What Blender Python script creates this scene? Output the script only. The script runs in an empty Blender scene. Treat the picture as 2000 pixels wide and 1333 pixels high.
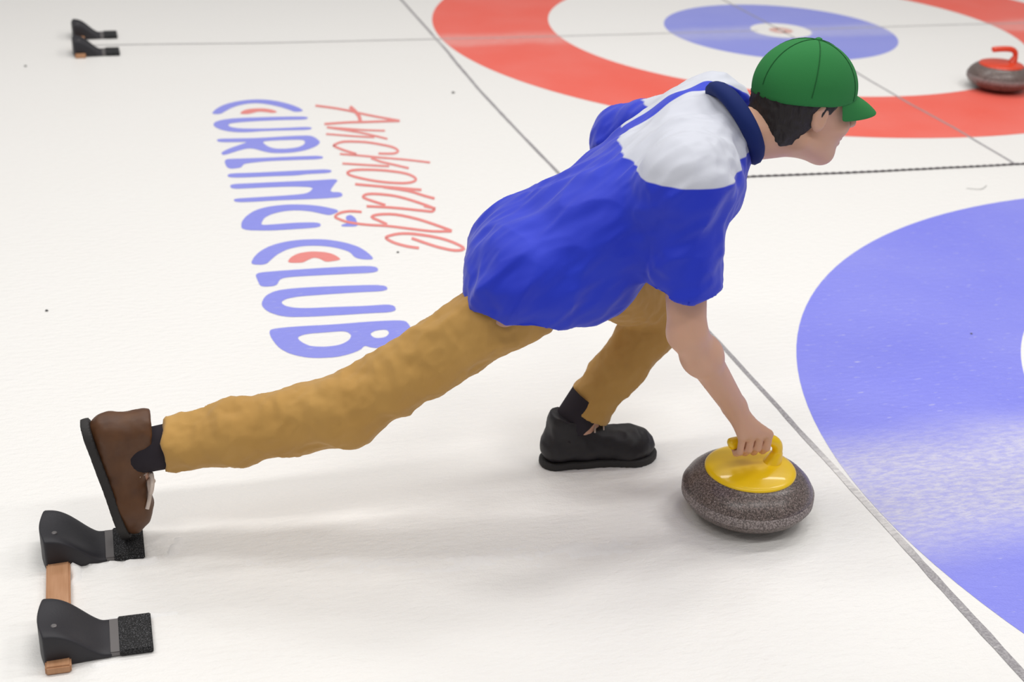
import bpy, bmesh, math, random
import numpy as np
from mathutils import Vector, Matrix, noise
random.seed(7)
sc = bpy.context.scene
C = sc.collection

# ------------------------------------------------------------------ camera
CAM = (-1.6103, -2.4032, 1.7108)
yaw, pitch, roll = 1.2750045, 0.4462694, 0.0473027
fw = Vector((math.cos(pitch)*math.cos(yaw), math.cos(pitch)*math.sin(yaw), -math.sin(pitch)))
rt = fw.cross(Vector((0, 0, 1))).normalized(); up = rt.cross(fw)
rt2 = rt*math.cos(roll) + up*math.sin(roll); up2 = -rt*math.sin(roll) + up*math.cos(roll)
cd = bpy.data.cameras.new('camera'); cam = bpy.data.objects.new('camera', cd); C.objects.link(cam)
m = Matrix.Identity(4)
for i in range(3):
    m[i][0], m[i][1], m[i][2], m[i][3] = rt2[i], up2[i], -fw[i], CAM[i]
cam.matrix_world = m
cd.sensor_width = 36; cd.lens = 2807.68/2000*36
cd.dof.use_dof = True; cd.dof.focus_distance = 2.95; cd.dof.aperture_fstop = 4.0
cd.clip_start = .05; cd.clip_end = 100
sc.camera = cam
# ------------------------------------------------------------------ world, lamps, exposure
w = bpy.data.worlds.new('world'); sc.world = w; w.use_nodes = True
bg = w.node_tree.nodes['Background']; bg.inputs[0].default_value = (1.0, .975, .955, 1); bg.inputs[1].default_value = 0.27
def lamp(name, loc, sx, sy, e, col=(1, .985, .96)):
    l = bpy.data.lights.new(name, 'AREA'); l.shape = 'RECTANGLE'; l.size = sx; l.size_y = sy; l.energy = e; l.color = col
    o = bpy.data.objects.new(name, l); o.location = loc; C.objects.link(o); return o
# rows of overhead rink fixtures
for x in (-3.5, 0.0, 3.5):
    for y, e in ((-2.5, 58), (1.0, 72), (4.5, 58)):
        lamp('rink_light', (x, y, 5.2), 2.4, .5, e)
sc.view_settings.view_transform = 'Standard'; sc.view_settings.look = 'None'
sc.view_settings.exposure = 0.0; sc.view_settings.gamma = 1.0; sc.view_settings.use_curve_mapping = False

# ------------------------------------------------------------------ helpers
def tag(o, label=None, cat=None, group=None, kind=None):
    if label: o['label'] = label
    if cat: o['category'] = cat
    if group: o['group'] = group
    if kind: o['kind'] = kind
    return o
def empty(name, loc=(0, 0, 0), rz=0):
    o = bpy.data.objects.new(name, None); o.location = loc; o.rotation_euler[2] = rz; o.empty_display_size = .1
    C.objects.link(o); return o
def link(name, me, mat=None, parent=None, smooth=True):
    o = bpy.data.objects.new(name, me); C.objects.link(o)
    if mat: me.materials.append(mat)
    if smooth and len(me.polygons): me.polygons.foreach_set('use_smooth', [True]*len(me.polygons))
    if parent:                       # parts are built in world space: keep them there
        o.parent = parent
        pm = Matrix.LocRotScale(parent.location, parent.rotation_euler, None)
        if parent.type == 'EMPTY': me.transform(pm.inverted())
    me.update(); return o
def mesh_from(name, V, F):
    me = bpy.data.meshes.new(name); me.from_pydata([tuple(v) for v in V], [], [tuple(f) for f in F]); me.update(); return me
def lathe(name, prof, n=64, center=(0, 0, 0)):
    V, F = [], []
    for r, z in prof:
        for i in range(n):
            a = 2*math.pi*i/n; V.append((center[0]+r*math.cos(a), center[1]+r*math.sin(a), center[2]+z))
    for j in range(len(prof)-1):
        for i in range(n):
            k = (i+1) % n; F.append((j*n+i, j*n+k, (j+1)*n+k, (j+1)*n+i))
    F.append(tuple(range(n-1, -1, -1))); F.append(tuple((len(prof)-1)*n+i for i in range(n)))
    return mesh_from(name, V, F)
def tube(name, pts, rad, n=12, caps=True, sy=1.0):
    V, F = [], []; pts = [Vector(p) for p in pts]
    rr = rad if hasattr(rad, '__len__') else [rad]*len(pts)
    prev = None
    for j, p in enumerate(pts):
        t = (pts[min(j+1, len(pts)-1)]-pts[max(j-1, 0)]).normalized()
        u = prev - t*prev.dot(t) if prev else t.orthogonal()
        u.normalize(); prev = u; v = t.cross(u)
        for i in range(n):
            a = 2*math.pi*i/n; V.append(p+u*rr[j]*math.cos(a)+v*rr[j]*sy*math.sin(a))
    for j in range(len(pts)-1):
        for i in range(n):
            k = (i+1) % n; F.append((j*n+i, j*n+k, (j+1)*n+k, (j+1)*n+i))
    if caps: F.append(tuple(range(n-1, -1, -1))); F.append(tuple((len(pts)-1)*n+i for i in range(n)))
    return mesh_from(name, V, F)
def spline(pts, k=6):
    pts = [Vector(p) for p in pts]; out = []
    for i in range(len(pts)-1):
        a, b, c, d = pts[max(i-1, 0)], pts[i], pts[i+1], pts[min(i+2, len(pts)-1)]
        for s in range(k):
            t = s/k; out.append(.5*((2*b)+(c-a)*t+(2*a-5*b+4*c-d)*t*t+(3*b-a-3*c+d)*t**3))
    out.append(pts[-1]); return out

# signed distance modelling: round cones and ellipsoids, blended, meshed with surface nets
class Field:
    def __init__(s, lo, hi, vox):
        s.lo = np.array(lo, np.float32); s.vox = vox
        s.n = np.ceil((np.array(hi)-s.lo)/vox).astype(int)+1
        s.d = np.full(s.n, .2, np.float32)
    def _sub(s, lo, hi, pad):
        a = np.clip(np.floor((np.array(lo)-pad-s.lo)/s.vox).astype(int), 0, s.n-1)
        b = np.clip(np.ceil((np.array(hi)+pad-s.lo)/s.vox).astype(int)+1, 1, s.n)
        sl = tuple(slice(i, j) for i, j in zip(a, b))
        g = [s.lo[i]+s.vox*np.arange(a[i], b[i], dtype=np.float32) for i in range(3)]
        return sl, np.meshgrid(*g, indexing='ij')
    def _mix(s, sl, e, k, sub=False):
        d = s.d[sl]
        if sub:
            h = np.clip(.5-.5*(d+e)/k, 0, 1); s.d[sl] = d*(1-h)-e*h+k*h*(1-h)
        else:
            h = np.clip(.5+.5*(d-e)/k, 0, 1); s.d[sl] = d*(1-h)+e*h-k*h*(1-h)
    def cone(s, a, b, ra, rb=None, k=.02, sub=False, fl=None):
        rb = ra if rb is None else rb
        a = np.array(a, float); b = np.array(b, float); R = max(ra, rb)
        sl, (X, Y, Z) = s._sub(np.minimum(a, b)-R, np.maximum(a, b)+R, k+.03)
        ab = b-a; L2 = max(float(ab@ab), 1e-9)
        px, py, pz = X-a[0], Y-a[1], Z-a[2]
        t = np.clip((px*ab[0]+py*ab[1]+pz*ab[2])/L2, 0, 1)
        qx, qy, qz = px-t*ab[0], py-t*ab[1], pz-t*ab[2]
        if fl is not None:          # (axis, factor): flatten across an axis
            ax, f = fl; ax = np.array(ax, float)/np.linalg.norm(ax)
            c = qx*ax[0]+qy*ax[1]+qz*ax[2]; g = c*(1/f-1)
            qx, qy, qz = qx+g*ax[0], qy+g*ax[1], qz+g*ax[2]
        e = np.sqrt(qx*qx+qy*qy+qz*qz)-(ra+(rb-ra)*t)
        if fl is not None: e = e*min(1, fl[1])**.5
        s._mix(sl, e.astype(np.float32), k, sub)
    def ell(s, c, r, frame=None, k=.02, sub=False):
        c = np.array(c, float); R = max(r)
        sl, (X, Y, Z) = s._sub(c-R, c+R, k+.03)
        P = np.stack([X-c[0], Y-c[1], Z-c[2]], -1)
        if frame is not None: P = P@np.array(frame, float).T
        q = P/np.array(r); k0 = np.sqrt((q**2).sum(-1)); k1 = np.sqrt(((P/np.array(r)**2)**2).sum(-1))+1e-9
        s._mix(sl, (k0*(k0-1)/k1).astype(np.float32), k, sub)
    def cut(s, p, n, lo=None, hi=None):       # keep the side n points away from
        lo = s.lo if lo is None else lo; hi = s.lo+s.n*s.vox if hi is None else hi
        sl, (X, Y, Z) = s._sub(lo, hi, 0)
        n = np.array(n, float); n /= np.linalg.norm(n)
        e = (X-p[0])*n[0]+(Y-p[1])*n[1]+(Z-p[2])*n[2]
        s.d[sl] = np.maximum(s.d[sl], e)
    def mesh(s, name, fold=None):
        d = s.d; d[0] = d[-1] = .1; d[:, 0] = d[:, -1] = .1; d[:, :, 0] = d[:, :, -1] = .1
        ins = d < 0; nx, ny, nz = (s.n-1)
        cnt = np.zeros((nx, ny, nz), np.int8)
        for i in (0, 1):
            for j in (0, 1):
                for l in (0, 1): cnt += ins[i:i+nx, j:j+ny, l:l+nz]
        act = np.argwhere((cnt > 0) & (cnt < 8)); idx = np.full((nx, ny, nz), -1, np.int64)
        idx[tuple(act.T)] = np.arange(len(act))
        acc = np.zeros((len(act), 3)); num = np.zeros(len(act))
        cor = [(i, j, l) for i in (0, 1) for j in (0, 1) for l in (0, 1)]
        for a in cor:
            for ax in range(3):
                if a[ax]: continue
                b = list(a); b[ax] = 1
                da = d[tuple((act+a).T)]; db = d[tuple((act+b).T)]
                m_ = (da < 0) != (db < 0); t = np.where(m_, da/np.where(m_, da-db, 1), 0)
                p = np.array(a)[None]+np.zeros((len(act), 3)); p[:, ax] += t
                acc += p*m_[:, None]; num += m_
        V = s.lo+(act+acc/num[:, None])*s.vox
        F = []
        for ax in range(3):
            u, v = (ax+1) % 3, (ax+2) % 3
            sa = [slice(1, -1)]*3; sb = [slice(1, -1)]*3; sa[ax] = slice(0, -1); sb[ax] = slice(1, None)
            A = ins[tuple(sa)]; B = ins[tuple(sb)]
            e = np.argwhere(A != B); flip = A[tuple(e.T)]
            off = np.ones(3, int); off[ax] = 0; e = e+off
            du = np.zeros(3, int); du[u] = 1; dv = np.zeros(3, int); dv[v] = 1
            q = np.stack([idx[tuple((e-du-dv).T)], idx[tuple((e-dv).T)], idx[tuple(e.T)], idx[tuple((e-du).T)]], 1)
            q[~flip] = q[~flip][:, ::-1]; F.append(q)
        F = np.concatenate(F); me = bpy.data.meshes.new(name)
        if fold is not None:
            me.from_pydata(V.tolist(), [], F.tolist()); me.update()
            N = np.zeros(len(V)*3); me.vertices.foreach_get('normal', N); N = N.reshape(-1, 3)
            V = V+N*fold(V)[:, None]; me.vertices.foreach_set('co', V.ravel()); me.update()
        else:
            me.from_pydata(V.tolist(), [], F.tolist()); me.update()
        return me
def folds(amp, scale, axis=None, stretch=3.0, amp2=0.0):
    def f(V):
        out = np.empty(len(V)); ax = Vector(axis).normalized() if axis else None
        for i, v in enumerate(V):
            p = Vector(v)
            if ax: p = p+ax*p.dot(ax)*(stretch-1)
            n = noise.noise(p*scale); n2 = noise.noise(p*scale*2.3+Vector((5, 1, 2)))
            out[i] = amp*((1-abs(n)*2.2)*.7+n2*.5)-amp*.35
        return out
    return f

# ------------------------------------------------------------------ materials
def mat(name, col, rough=.6, spec=.5, metal=0, coat=0, sheen=0):
    M = bpy.data.materials.new(name); M.use_nodes = True; b = M.node_tree.nodes['Principled BSDF']
    b.inputs['Base Color'].default_value = (*col, 1); b.inputs['Roughness'].default_value = rough
    b.inputs['Specular IOR Level'].default_value = spec; b.inputs['Metallic'].default_value = metal
    b.inputs['Coat Weight'].default_value = coat; b.inputs['Sheen Weight'].default_value = sheen
    return M
def nd(M, t, **kw):
    n = M.node_tree.nodes.new(t)
    for k, v in kw.items(): setattr(n, k, v)
    return n
def lk(M, a, b): M.node_tree.links.new(a, b)
def pos(M): return nd(M, 'ShaderNodeNewGeometry').outputs['Position']
def mth(M, op, a, b=None, c=None, clamp=False):
    n = nd(M, 'ShaderNodeMath', operation=op); n.use_clamp = clamp
    for i, v in enumerate((a, b, c)):
        if v is None: continue
        if isinstance(v, (int, float)): n.inputs[i].default_value = v
        else: lk(M, v, n.inputs[i])
    return n.outputs[0]
def nz(M, scale, detail=3, vec=None, rough=.5, stretch=None):
    n = nd(M, 'ShaderNodeTexNoise'); n.inputs['Scale'].default_value = scale; n.inputs['Detail'].default_value = detail; n.inputs['Roughness'].default_value = rough
    v = vec or pos(M)
    if stretch:
        mp = nd(M, 'ShaderNodeMapping'); mp.inputs['Scale'].default_value = stretch; lk(M, v, mp.inputs[0]); v = mp.outputs[0]
    lk(M, v, n.inputs['Vector']); return n.outputs['Fac']
def ss(M, v, a, b):
    n = nd(M, 'ShaderNodeMapRange', interpolation_type='SMOOTHSTEP'); lk(M, v, n.inputs['Value'])
    n.inputs['From Min'].default_value = a; n.inputs['From Max'].default_value = b; return n.outputs['Result']
def mix(M, f, a, b):
    n = nd(M, 'ShaderNodeMix', data_type='RGBA')
    if isinstance(f, (int, float)): n.inputs['Factor'].default_value = f
    else: lk(M, f, n.inputs['Factor'])
    for s_, v in (('A', a), ('B', b)):
        sock = [i for i in n.inputs if i.name == s_ and i.type == 'RGBA'][0]
        if isinstance(v, tuple): sock.default_value = (*v, 1)
        else: lk(M, v, sock)
    return [o for o in n.outputs if o.type == 'RGBA'][0]
def bump(M, h, strength, dist):
    n = nd(M, 'ShaderNodeBump'); n.inputs['Strength'].default_value = strength; n.inputs['Distance'].default_value = dist
    lk(M, h, n.inputs['Height']); lk(M, n.outputs[0], M.node_tree.nodes['Principled BSDF'].inputs['Normal'])

FROST = (.80, .78, .76)
def ice_mat(name, col, frost=1.0, mottled=0.0):
    """paint sealed under pebbled ice; scraped frost lies along each delivery path"""
    M = mat(name, col, rough=.38, spec=.35)
    b = M.node_tree.nodes['Principled BSDF']
    P = pos(M); sep = nd(M, 'ShaderNodeSeparateXYZ'); lk(M, P, sep.inputs[0])
    x, y = sep.outputs[0], sep.outputs[1]
    wob = mth(M, 'MULTIPLY_ADD', nz(M, 3.0, 3), .16, -.08)
    def path(y0, wd):
        dy = mth(M, 'ABSOLUTE', mth(M, 'ADD', mth(M, 'SUBTRACT', y, y0), wob))
        return ss(M, mth(M, 'DIVIDE', dy, wd), 1.0, .25)
    near = path(.085, .34); far = path(4.33, .17)
    far = mth(M, 'MULTIPLY', far, .33); near = mth(M, 'MULTIPLY', near, .80)
    mask = mth(M, 'MAXIMUM', near, far)
    mask = mth(M, 'MULTIPLY', mask, ss(M, x, -2.0, -1.4))
    scratch = nz(M, 70, 5, rough=.75, stretch=(.4, 1.2, 1))
    sc_ = ss(M, scratch, .36, .66)
    fac = mth(M, 'MULTIPLY', mask, mth(M, 'MULTIPLY_ADD', sc_, .45, .45))
    fleck = mth(M, 'MULTIPLY', ss(M, nz(M, 75, 3, stretch=(.35, 1.6, 1)), .63, .74), .35)
    fleck = mth(M, 'MULTIPLY', fleck, ss(M, y, 3.2, .6))
    fac = mth(M, 'MULTIPLY', mth(M, 'MAXIMUM', fac, fleck), frost, clamp=True)
    blot = mth(M, 'MULTIPLY_ADD', nz(M, 2.2, 4), .35, -.09, clamp=True)
    base = mix(M, blot, col, tuple(min(1, c*.55+.42) for c in col)) if frost > 0 else col
    if mottled:
        mt = ss(M, nz(M, 170, 3, rough=.7), .35, .68)
        base = mix(M, mth(M, 'MULTIPLY', mt, mottled), base, (.62, .60, .61))
    lk(M, mix(M, fac, base, FROST), b.inputs['Base Color'])
    h = mth(M, 'ADD', nz(M, 55, 3, stretch=(.6, 1.3, 1)), mth(M, 'MULTIPLY', nz(M, 210, 2), .35))
    bump(M, h, .5, .0055)
    return M
M_ICE = ice_mat('ice', (.872, .858, .836), 0.55)
M_BLUE = ice_mat('ice_blue', (.22, .235, .84))
M_BLUE2 = ice_mat('ice_blue_far', (.27, .30, .80))
M_RED = ice_mat('ice_red', (.90, .125, .085))
M_LETB = ice_mat('ice_letter_blue', (.25, .27, .80), .7)
M_LETR = ice_mat('ice_letter_red', (.80, .24, .22), .7)
M_LINE = ice_mat('ice_line', (.24, .225, .24), 1.35, .5)
M_WHITE = ice_mat('ice_white', (.90, .885, .865), .5)
M_DARK = ice_mat('line_dark', (.10, .095, .11), .3, .5)

# ------------------------------------------------------------------ the ice
me = mesh_from('floor', [(-9, -5, 0), (11, -5, 0), (11, 14, 0), (-9, 14, 0)], [(0, 1, 2, 3)])
tag(link('floor', me, M_ICE, smooth=False), 'white pebbled ice surface of the curling rink', kind='structure')

def flat(name, polys, z, m, parent=None, rnd=True):
    """flat painted shape(s): each poly is [outer, hole, ...]"""
    bm = bmesh.new()
    for loops in polys:
        es = []
        for lp in loops:
            if rnd:
                for _ in range(2):          # round the corners of the painted outline
                    lp = [q for i in range(len(lp)) for q in ((lp[i-1][0]*.22+lp[i][0]*.78, lp[i-1][1]*.22+lp[i][1]*.78), (lp[i][0]*.78+lp[(i+1)%len(lp)][0]*.22, lp[i][1]*.78+lp[(i+1)%len(lp)][1]*.22))]
            vs = [bm.verts.new((x, y, z)) for x, y in lp]
            es += [bm.edges.new((vs[i], vs[(i+1) % len(vs)])) for i in range(len(vs))]
        bmesh.ops.triangle_fill(bm, edges=es, use_beauty=True, use_dissolve=False)
    for f in bm.faces:
        if f.normal.z < 0: f.normal_flip()
    me = bpy.data.meshes.new(name); bm.to_mesh(me); bm.free()
    return link(name, me, m, parent, smooth=False)
def ring(name, c, r0, r1, z, m, parent, n=160):
    V, F = [], []
    for i in range(n):
        a = 2*math.pi*i/n
        V += [(c[0]+r1*math.cos(a), c[1]+r1*math.sin(a), z), (c[0]+r0*math.cos(a), c[1]+r0*math.sin(a), z)]
    if r0 > 0: F = [(2*i, 2*((i+1) % n), 2*((i+1) % n)+1, 2*i+1) for i in range(n)]
    else: F = [tuple(2*i for i in range(n))]
    return link(name, mesh_from(name, V, F), m, parent, smooth=False)
Zp = .0006
h1 = empty('curling_house', (1.845, .004, 0))
tag(h1, 'large curling target with a wide blue outer ring on the near sheet', 'target rings', 'curling houses painted in the ice')
ring('outer_ring', (1.845, .004), 1.225, 1.838, Zp, M_BLUE, h1)
ring('inner_field', (1.845, .004), 0, 1.225, Zp, M_WHITE, h1)
h2 = empty('curling_house', (1.84, 4.36, 0))
tag(h2, 'curling target with red outer ring and blue inner ring on the far sheet', 'target rings', 'curling houses painted in the ice')
ring('outer_ring', (1.852, 4.361), 1.232, 1.832, Zp, M_RED, h2)
ring('white_ring', (1.844, 4.361), .45, 1.232, Zp*.8, M_WHITE, h2)
ring('blue_ring', (1.822, 4.352), .148, .602, Zp*1.4, M_BLUE2, h2)
bt = ring('button', (1.829, 4.354), 0, .158, Zp*1.7, M_WHITE, h2)
bm_ = ring('button_mark', (1.829, 4.354), .018, .062, Zp*2.0, ice_mat('ice_button_red', (.72, .34, .28)), bt); bm_.data.transform(Matrix.Translation(-h2.location))

def line(name, pts, wd, z, m, label, cat='painted line', group=None):
    pts = [Vector((x, y, 0)) for x, y in pts]; V, F = [], []
    fine = []
    for a, b in zip(pts, pts[1:]):
        k = max(1, int((b-a).length/.05)); fine += [a.lerp(b, i/k) for i in range(k)]
    fine.append(pts[-1])
    for i, p in enumerate(fine):
        t = (fine[min(i+1, len(fine)-1)]-fine[max(i-1, 0)]).normalized(); n = Vector((-t.y, t.x, 0))
        p = p+n*noise.noise(p*4)*.003; ww = wd*(1+.25*noise.noise(p*17))*(1+.6*max(0, min(1, .6-p.y)) if name == 'back_line' else 1)
        V += [(p+n*ww/2)[:], (p-n*ww/2)[:]]
    V = [(x, y, z) for x, y, _ in V]
    F = [(2*i, 2*i+1, 2*i+3, 2*i+2) for i in range(len(fine)-1)]
    me = mesh_from(name, V, F); o = link(name, me, m, None, smooth=False)
    return tag(o, label, cat, group)
line('back_line', [(-.012, -3), (-.008, -.5), (-.004, .3), (-.001, .9), (-.012, 2.3), (-.022, 3.0), (-.024, 3.5), (-.006, 4.28), (0, 5.2), (0, 7)], .0135, Zp*2, M_LINE,
     'long grey line running diagonally across the ice past both target rings')
line('tee_line', [(1.80, 2.18), (1.808, 2.42), (1.817, 2.67), (1.811, 3.0), (1.82, 3.3), (1.832, 3.64), (1.829, 4.35), (1.815, 5.07), (1.82, 7)], .011, Zp*2, M_LINE,
     'thin grey line crossing the far target rings toward the near sheet')
line('centre_line', [(-1.62, 4.41), (-1.41, 4.402), (-.88, 4.372), (-.26, 4.363), (.37, 4.352), (.91, 4.356), (1.7, 4.358)], .0115, Zp*2.4, M_LINE,
     'thin grey line from the far foot holds into the far target', group=None)
line('centre_line', [(1.98, 4.36), (2.86, 4.382), (3.2, 4.382), (6, 4.39)], .0115, Zp*2.4, M_LINE,
     'thin grey line leaving the far target toward the right edge of the photo')
# the cord lying between the two sheets
def cord(pts, r):
    fine = []; pts = [Vector(p) for p in pts]
    for a, b in zip(pts, pts[1:]):
        k = int((b-a).length/.006); fine += [a.lerp(b, i/k) for i in range(k)]
    f2 = [p+Vector((0, noise.noise(p*9)*.002, 0)) for p in fine]
    return tube('divider_cord', f2, [r*(1+.35*math.sin(i*1.3)) for i in range(len(f2))], 6)
M_CORD = mat('cord', (.085, .075, .085), .9, .1)
tag(link('divider_cord', cord([(.02, 2.222, .003), (.7, 2.201, .003), (1.17, 2.184, .003), (1.82, 2.177, .003), (4.5, 2.15, .003)], .0042), M_CORD),
    'thin dark twisted cord lying on the ice between the two sheets', 'cord')

BLOCK = [["letter",[[[-1.1838,3.2615],[-1.1561,3.3328],[-1.1171,3.3877],[-1.0636,3.4252],[-1.0053,3.4424],[-0.9432,3.4344],[-0.8911,3.3973],[-0.8506,3.3474],[-0.8236,3.2943],[-0.8145,3.2496],[-0.8529,3.2418],[-0.8672,3.2728],[-0.8957,3.3147],[-0.9369,3.3587],[-0.9804,3.3865],[-1.0241,3.3867],[-1.0705,3.3596],[-1.1017,3.3256],[-1.127,3.2859],[-1.1485,3.2515]]]],["letter_accent",[[[-1.0733,3.2467],[-1.0567,3.2872],[-1.0328,3.3089],[-0.9951,3.3147],[-0.959,3.3067],[-0.9312,3.2813],[-0.9197,3.2507],[-0.9426,3.2398],[-0.9651,3.2568],[-0.9945,3.2682],[-1.021,3.2503],[-1.0409,3.2371]]]],["letter",[[[-0.8098,3.1763],[-0.8163,3.1331],[-0.9187,3.1418],[-1.0096,3.1408],[-1.0853,3.1337],[-1.1222,3.1234],[-1.1329,3.1046],[-1.1267,3.0785],[-1.0939,3.0539],[-1.0214,3.0408],[-0.9327,3.0365],[-0.815,3.0404],[-0.8217,2.996],[-0.9369,3.0051],[-1.0106,3.0075],[-1.0673,3.0006],[-1.1077,3.0063],[-1.1466,3.0265],[-1.1779,3.0656],[-1.1898,3.1124],[-1.1788,3.1516],[-1.1466,3.1781],[-1.0942,3.1917],[-1.0037,3.1899],[-0.9128,3.186]]]],["letter",[[[-1.1929,2.9359],[-1.1215,2.9305],[-1.0354,2.9231],[-0.9469,2.9299],[-0.8731,2.9311],[-0.8354,2.9258],[-0.8197,2.8924],[-0.8105,2.8383],[-0.8356,2.7899],[-0.8855,2.7462],[-0.9453,2.7275],[-1.0014,2.733],[-1.0328,2.754],[-1.0648,2.7954],[-1.0894,2.8036],[-1.1225,2.7854],[-1.1869,2.7315],[-1.1931,2.7684],[-1.1531,2.8174],[-1.1063,2.8572],[-1.0806,2.8818],[-1.1179,2.8824],[-1.1912,2.893]],[[-1.029,2.8791],[-0.982,2.8848],[-0.9239,2.8832],[-0.8747,2.879],[-0.8664,2.8558],[-0.8783,2.8149],[-0.9084,2.7865],[-0.9526,2.779],[-0.9945,2.787],[-1.016,2.8208]]]],["letter",[[[-1.1898,2.6918],[-1.1373,2.6902],[-1.0262,2.6853],[-0.9418,2.6844],[-0.8287,2.6803],[-0.8325,2.6386],[-0.9474,2.6442],[-1.0311,2.6461],[-1.1019,2.6347],[-1.125,2.6251],[-1.1377,2.5839],[-1.1872,2.5786]]]],["letter",[[[-1.1919,2.5312],[-1.1006,2.5257],[-1.0189,2.525],[-0.9363,2.526],[-0.8229,2.5234],[-0.8271,2.4813],[-0.9152,2.4822],[-0.9578,2.4719],[-1.0521,2.4781],[-1.1195,2.4785],[-1.1939,2.485]]]],["letter",[[[-1.1952,2.4183],[-1.1134,2.4153],[-1.0063,2.4149],[-0.8986,2.4113],[-0.8104,2.4159],[-0.8437,2.3473],[-0.8676,2.2832],[-0.8259,2.2766],[-0.8305,2.2264],[-0.9013,2.2222],[-0.9666,2.225],[-1.0572,2.2303],[-1.135,2.2275],[-1.196,2.2328],[-1.1986,2.2697],[-1.1301,2.2703],[-1.0254,2.2729],[-0.9589,2.278],[-0.9353,2.2939],[-0.912,2.3419],[-0.987,2.3601],[-1.0663,2.3645],[-1.1324,2.3645],[-1.1952,2.3664]]]],["letter",[[[-1.2023,1.9732],[-1.1962,2.0417],[-1.1754,2.0953],[-1.1392,2.1476],[-1.0898,2.1766],[-1.0244,2.1848],[-0.9613,2.1724],[-0.9131,2.1481],[-0.8589,2.0983],[-0.9018,2.0576],[-0.9245,2.0759],[-0.9582,2.1071],[-1.0068,2.1261],[-1.0508,2.1222],[-1.0889,2.1028],[-1.118,2.0715],[-1.1341,2.0209],[-1.1309,2.0063],[-1.086,2.008],[-1.0105,2.011],[-0.9442,2.0],[-0.9487,1.955],[-1.0436,1.9535],[-1.1177,1.9535]]]],["letter_serif",[[[-0.8568,2.0357],[-0.8349,2.0576],[-0.823,2.023],[-0.8256,1.9804],[-0.8299,1.9423],[-0.8815,1.9508],[-0.8811,1.9683],[-0.8534,1.9814]]]],["letter",[[[-1.2075,1.6827],[-1.1903,1.7403],[-1.1631,1.7894],[-1.124,1.8291],[-1.0705,1.8543],[-1.0126,1.8601],[-0.9505,1.8496],[-0.8984,1.8164],[-0.8586,1.771],[-0.8376,1.7125],[-0.8292,1.6572],[-0.8656,1.6636],[-0.8869,1.6837],[-0.8936,1.7347],[-0.9309,1.7748],[-0.9774,1.7998],[-1.0333,1.8051],[-1.0796,1.7876],[-1.1153,1.7521],[-1.1385,1.715],[-1.162,1.6724]]]],["letter_accent",[[[-1.0977,1.6772],[-1.0795,1.7211],[-1.0508,1.7492],[-1.0091,1.7571],[-0.9675,1.7432],[-0.9435,1.7182],[-0.929,1.6746],[-0.9551,1.6669],[-0.9804,1.6632],[-0.994,1.694],[-1.0108,1.7052],[-1.0319,1.6884],[-1.0501,1.6689]]]],["letter",[[[-1.2019,1.6148],[-1.1387,1.6192],[-1.0483,1.6191],[-0.9569,1.6189],[-0.8323,1.6091],[-0.8352,1.554],[-0.9364,1.5601],[-1.0264,1.5643],[-1.1068,1.567],[-1.1349,1.5567],[-1.1503,1.5065],[-1.1969,1.5074],[-1.2002,1.553]]]],["letter",[[[-0.8337,1.4611],[-0.8344,1.4125],[-0.9313,1.4189],[-1.0194,1.4201],[-1.1009,1.4202],[-1.1371,1.4087],[-1.1544,1.3868],[-1.1442,1.3567],[-1.1045,1.3354],[-1.0055,1.3278],[-0.9202,1.3193],[-0.8386,1.3186],[-0.8399,1.2624],[-0.9297,1.2684],[-1.0151,1.2704],[-1.0991,1.2756],[-1.1593,1.2867],[-1.1988,1.3283],[-1.2122,1.3797],[-1.1934,1.4406],[-1.1574,1.4743],[-1.0979,1.4822],[-0.9807,1.4761]]]],["letter",[[[-1.2046,1.2148],[-1.1353,1.2184],[-1.0249,1.2111],[-0.9258,1.2129],[-0.8302,1.2054],[-0.8233,1.1703],[-0.8261,1.1308],[-0.8464,1.0889],[-0.8822,1.0508],[-0.9183,1.0356],[-0.9547,1.0456],[-0.9704,1.0643],[-0.986,1.0391],[-1.0165,1.0201],[-1.059,1.0068],[-1.1246,1.0132],[-1.1729,1.0469],[-1.1988,1.092],[-1.21,1.1509],[-1.2119,1.19]],[[-1.1426,1.1478],[-1.1154,1.1654],[-1.0604,1.1648],[-1.005,1.1643],[-0.9933,1.136],[-1.0041,1.1057],[-1.0333,1.0794],[-1.0748,1.0747],[-1.1138,1.0852],[-1.1338,1.1143]],[[-0.9437,1.1332],[-0.9233,1.1523],[-0.8921,1.1531],[-0.8885,1.1293],[-0.9049,1.1031],[-0.9356,1.1025]]]]]
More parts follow.
